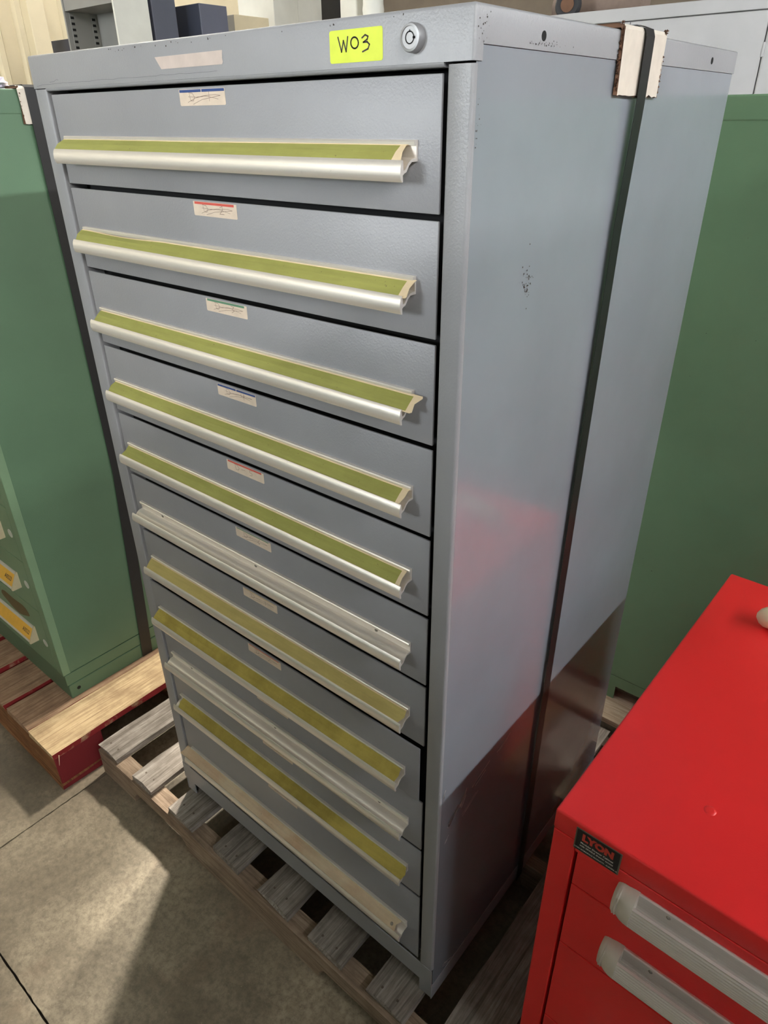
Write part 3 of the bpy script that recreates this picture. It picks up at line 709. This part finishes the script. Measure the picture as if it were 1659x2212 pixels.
pl.build('maker_plate', [M_plate, M_platefr, M_logo, M_white], tc_, label='black maker plate with red lettering')
# cream fitting lying on the red top (only its rounded end is in view)
kn = MB().lathe((0, 0, 0), (1, .25, 0), [(.004, -.004), (.012, .001), (.0165, .008), (.0180, .018), (.0175, .05), (.0150, .075), (.0175, .10), (.012, .108)], 14)
zo = .645; kn.v = [(x*1.1+1.030, y*1.1+.575, z*1.1+zo+.0199) for x, y, z in kn.v]
kn.build('cream_handle', M_plaster, org=(1.030, .575, zo), smooth=50, label='cream fluted handle lying on the red cabinet', category='handle')
rpal = thing('pallet', 'yellowed wooden pallet under the red cabinet', 'pallet', (1.42, .36, -.15))
for k in range(7):
    a = .9215+.145*k
    MB().plank(a, a+.098, -.10, .86, -.066, -.050, 'y', 8, .0014, 300+k, .002).build('deck_board', M_yelwood, rpal)
for y0 in (-.098, .36, .82): MB().rbox(.922, 1.89, y0, y0+.038, -.15, -.0665, .002, 1).build('stringer', M_yelwood, rpal)

# ------------------------------------------------------------------ green cabinet behind on the right, its pallet
bp = thing('pallet', 'pale wooden pallet under the rear green cabinet', 'pallet', (1.05, 1.35, -.15))
for k in range(6):
    y0 = .866+.155*k; MB().plank(.32, 1.62, y0, y0+.13, -.037, -.020, 'x', 8, .0014, 400+k, .002).build('deck_board', M_newwood, bp)
for x0 in (.33, .93, 1.57): MB().rbox(x0, x0+.04, .870, 1.765, -.15, -.0375, .002, 1).build('stringer', M_newwood, bp)
g2 = thing('tool_cabinet', 'green steel cabinet with its plain panel turned forward, behind the red cabinet', 'cabinet', (1.06, 1.3, -.02))
X0, X1, Y0, Y1 = .662, 1.424, .948, 1.650
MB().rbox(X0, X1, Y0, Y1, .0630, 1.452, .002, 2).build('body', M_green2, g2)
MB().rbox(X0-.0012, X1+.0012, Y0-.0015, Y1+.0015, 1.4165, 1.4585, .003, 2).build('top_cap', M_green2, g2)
MB().rbox(X0, X1, Y0+.001, Y0+.004, .0255, .0610, .0008, 1).build('base_rail', M_green2, g2)
for x0 in (X0, X1-.044):
    MB().box(x0, x0+.044, Y0+.0015, Y0+.0045, -.020, .026).build('foot', M_green2, g2)
    MB().box(x0, x0+.044, Y1-.006, Y1-.003, -.020, .063).build('foot', M_green2, g2)
for x0 in (X0, X1-.003): MB().box(x0, x0+.003, Y0+.0045, Y1-.006, -.020, .063).build('side_runner', M_green2, g2)
dn = MB(); R = random.Random(8)
for k in range(16):
    x, z = R.uniform(.70, 1.1), R.uniform(.1, 1.45); s = R.uniform(.001, .0028)
    dn.add([(x, Y0-.0018, z), (x+s*1.5, Y0-.0018, z+R.uniform(-s, s)*.4), (x+s*.6, Y0-.0018, z+s*.6)], [(0, 1, 2)])
dn.build('paint_chips', M_chip, g2, kind='stuff')

# ------------------------------------------------------------------ light grey storage cabinets behind
def storage(name, label, x0, x1, yf, zt, mat):
    t = thing(name, label, 'cabinet', ((x0+x1)/2, yf+.25, -.15))
    MB().rbox(x0, x1, yf+.018, yf+.48, -.15, zt, .003, 2).build('body', mat, t)
    MB().rbox(x0, x1, yf, yf+.018, zt-.0385, zt, .002, 2).build('top_rail', mat, t)
    MB().rbox(x0, x0+.02, yf, yf+.018, -.15, zt-.041, .002, 2).build('stile', mat, t)
    MB().rbox(x1-.058, x1, yf, yf+.018, -.15, zt-.041, .006, 3).build('stile', mat, t)
    xm = (x0+.02+x1-.058)/2
    for a, c in ((x0+.0225, xm-.0012), (xm+.0012, x1-.0605)):
        d = MB().rbox(a, c, yf+.001, yf+.019, -.05, zt-.0415, .0015, 2).build('door', mat, t)
        xh = c+.0045 if c > xm else a-.0045
        for zh in (zt-.145, .8, .1):
            MB().rbox(xh-.004, xh+.004, yf-.003, yf+.001, zh-.02, zh+.02, .001, 1).build('hinge', mat, t)
    return t
storage('storage_cabinet', 'light grey two-door storage cabinet behind the tall grey tool cabinet', -.535, .4450, 2.2, 1.7512, M_lgrey)
storage('storage_cabinet', 'light grey storage cabinet at the right end behind the rear green cabinet', .449, 1.43, 2.2, 1.7512, M_lgrey)
# things lying on top of the storage cabinet
rl = MB().cyl((-.75, 2.50, 1.7512+.085), (1, 0, 0), .085, .36, 28)
MB().cyl((-.52, 2.52, 1.7512+.052), (1, .05, 0), .052, .36, 24).build('paper_roll', M_brown, org=(-.34, 2.52, 1.7512), smooth=40, label='brown paper roll lying on the light grey storage cabinet', category='roll')
wh = thing('rubber_wheel', 'black rubber wheel with brown hub lying on the light grey storage cabinet', 'wheel', (-.36, 2.40, 1.7512))
MB().lathe((-.40, 2.38, 1.7512+.048), (.25, -1, 0), [(.026, -.016), (.042, -.020), (.048, -.012), (.048, .012), (.042, .020), (.026, .016)], 28).build('tyre', M_rubber_gap, wh, smooth=40)
MB().lathe((-.40, 2.38, 1.7512+.048), (.25, -1, 0), [(.025, -.012), (.025, .020), (.008, .024)], 20).build('hub', M_cardbrown, wh, smooth=40)

# ------------------------------------------------------------------ row of tall units at the back left
oc = thing('open_cabinet', 'open grey steel cabinet with slotted shelf strips and a white side, at the back left', 'cabinet', (-2.56, 1.74, -.15))
x0, x1, y0, y1, zt = -2.782, -2.326, 1.640, 1.826, 2.10
MB().box(x1-.012, x1, y0, y1, -.15, zt).build('side_panel', M_offwhite, oc)
MB().box(x0, x0+.012, y0, y1, -.15, zt).build('side_panel', M_midgrey, oc)
MB().box(x0+.012, x1-.012, y1-.01, y1, -.15, zt).build('back_panel', M_midgrey, oc)
MB().box(x0+.012, x1-.012, y0+.004, y1-.01, 1.905, zt).build('header_box', M_midgrey, oc)
MB().box(x0+.012, x1-.012, y0+.004, y1-.01, -.15, -.03).build('plinth', M_midgrey, oc)
for yy in (y0+.035, y1-.035):
    sdp = MB().box(x0+.012, x0+.016, yy-.012, yy+.012, -.03, 1.9).build('shelf_strip', M_midgrey, oc)
    for k in range(22): MB().box(x0+.0160, x0+.0164, yy-.009, yy+.009, 1.35+k*.025, 1.361+k*.025).build('slot', M_hole, sdp)
MB().rbox(-2.66, -2.328, 1.845, 1.985, -.15, 2.15, .004, 2).build('tall_locker', M_char, org=(-2.49, 1.915, -.15), label='tall charcoal locker between the open cabinet and the navy cabinet', category='locker')
nv = thing('tall_cabinet', 'navy cabinet with a lighter blue grey side at the back left', 'cabinet', (-2.45, 2.135, -.15))
MB().rbox(-2.66, -2.2275, 2.050, 2.220, -.15, 1.929, .003, 2).build('body', M_navy, nv)
MB().rbox(-2.2278, -2.2240, 2.0505, 2.2195, -.15, 1.9285, .001, 1).build('side_panel', M_bluegrey, nv)
eb = thing('tall_cabinet', 'small beige sided cabinet beside the navy cabinet at the back', 'cabinet', (-2.62, 2.63, -.15))
MB().rbox(-2.74, -2.508, 2.500, 2.757, -.15, 1.9385, .003, 2).build('body', M_midgrey, eb)
MB().rbox(-2.5085, -2.5045, 2.5005, 2.7565, -.15, 1.9395, .001, 1).build('side_panel', M_beige, eb)
wc = thing('tall_cabinet', 'tall off-white cabinet in two halves right of the small beige cabinet', 'cabinet', (-2.9, 3.21, -.15))
for a, c in ((3.000, 3.2095), (3.2110, 3.4224)): MB().rbox(-3.05, -2.717, a, c, -.15, 2.35, .004, 2).build('half', M_offwhite, wc)
MB().rbox(-2.90, -2.70, 3.60, 3.62, -.15, 2.4, .004, 2).build('gap_shade_sheet', M_rubber_gap, org=(-2.80, 3.61, -.15), label='black upright sheet for the shaded gap between the off-white cabinet and the white post', category='panel')  # black sheet painted in for the shade of an open gap
MB().rbox(-2.352, -2.2155, 3.2, 3.30, -.15, 2.4, .012, 3).build('white_post', M_offwhite, org=(-2.28, 3.25, -.15), smooth=40, label='white upright post behind the lime sticker', category='post')
cyl = MB().lathe((-2.084, 3.2, -.15), (0, 0, 1), [(.060, 0), (.060, 2.10), (.064, 2.13), (.060, 2.16), (.060, 2.5)], 28)
cyl.build('white_pipe', M_offwhite, org=(-2.084, 3.2, -.15), smooth=40, label='round white pipe standing right of the white post', category='pipe')
MB().rbox(-4.66, -4.56, 2.385, 2.512, -.15, 3.9, .006, 2).build('beige_column', M_wallb, org=(-4.61, 2.45, -.15), label='beige square column at the far left', category='column')
MB().rbox(-4.95, -4.40, 2.62, 2.95, -.15, 1.955, .004, 2).build('black_cabinet', M_navy, org=(-4.7, 2.79, -.15), label='black cabinet low between the beige column and the open cabinet', category='cabinet')

# ------------------------------------------------------------------ more cabinets across the aisle, behind the photographer
for k in range(7):
    x = -4.3+.85*k
    t = thing('tool_cabinet', 'green tool cabinet standing across the aisle behind the photographer', 'cabinet', (x, -2.75, -.15), group='cabinets across the aisle')
    MB().rbox(x-.38, x+.38, -3.1, -2.4, -.05, 1.48, .003, 2).build('body', M_green, t)
    MB().rbox(x-.37, x+.37, -3.09, -2.41, -.15, -.05, .003, 2).build('base', M_oldwoodx, t)
for k in range(2):  # unseen cabinets added to keep light off the lower drawers and floor
    storage('storage_cabinet', 'unseen tall grey storage cabinet added as a light blocker right of the aisle', 1.95, 2.85, -1.05-.95*k, 1.98, M_midgrey)['group'] = 'added light blockers right of the aisle'
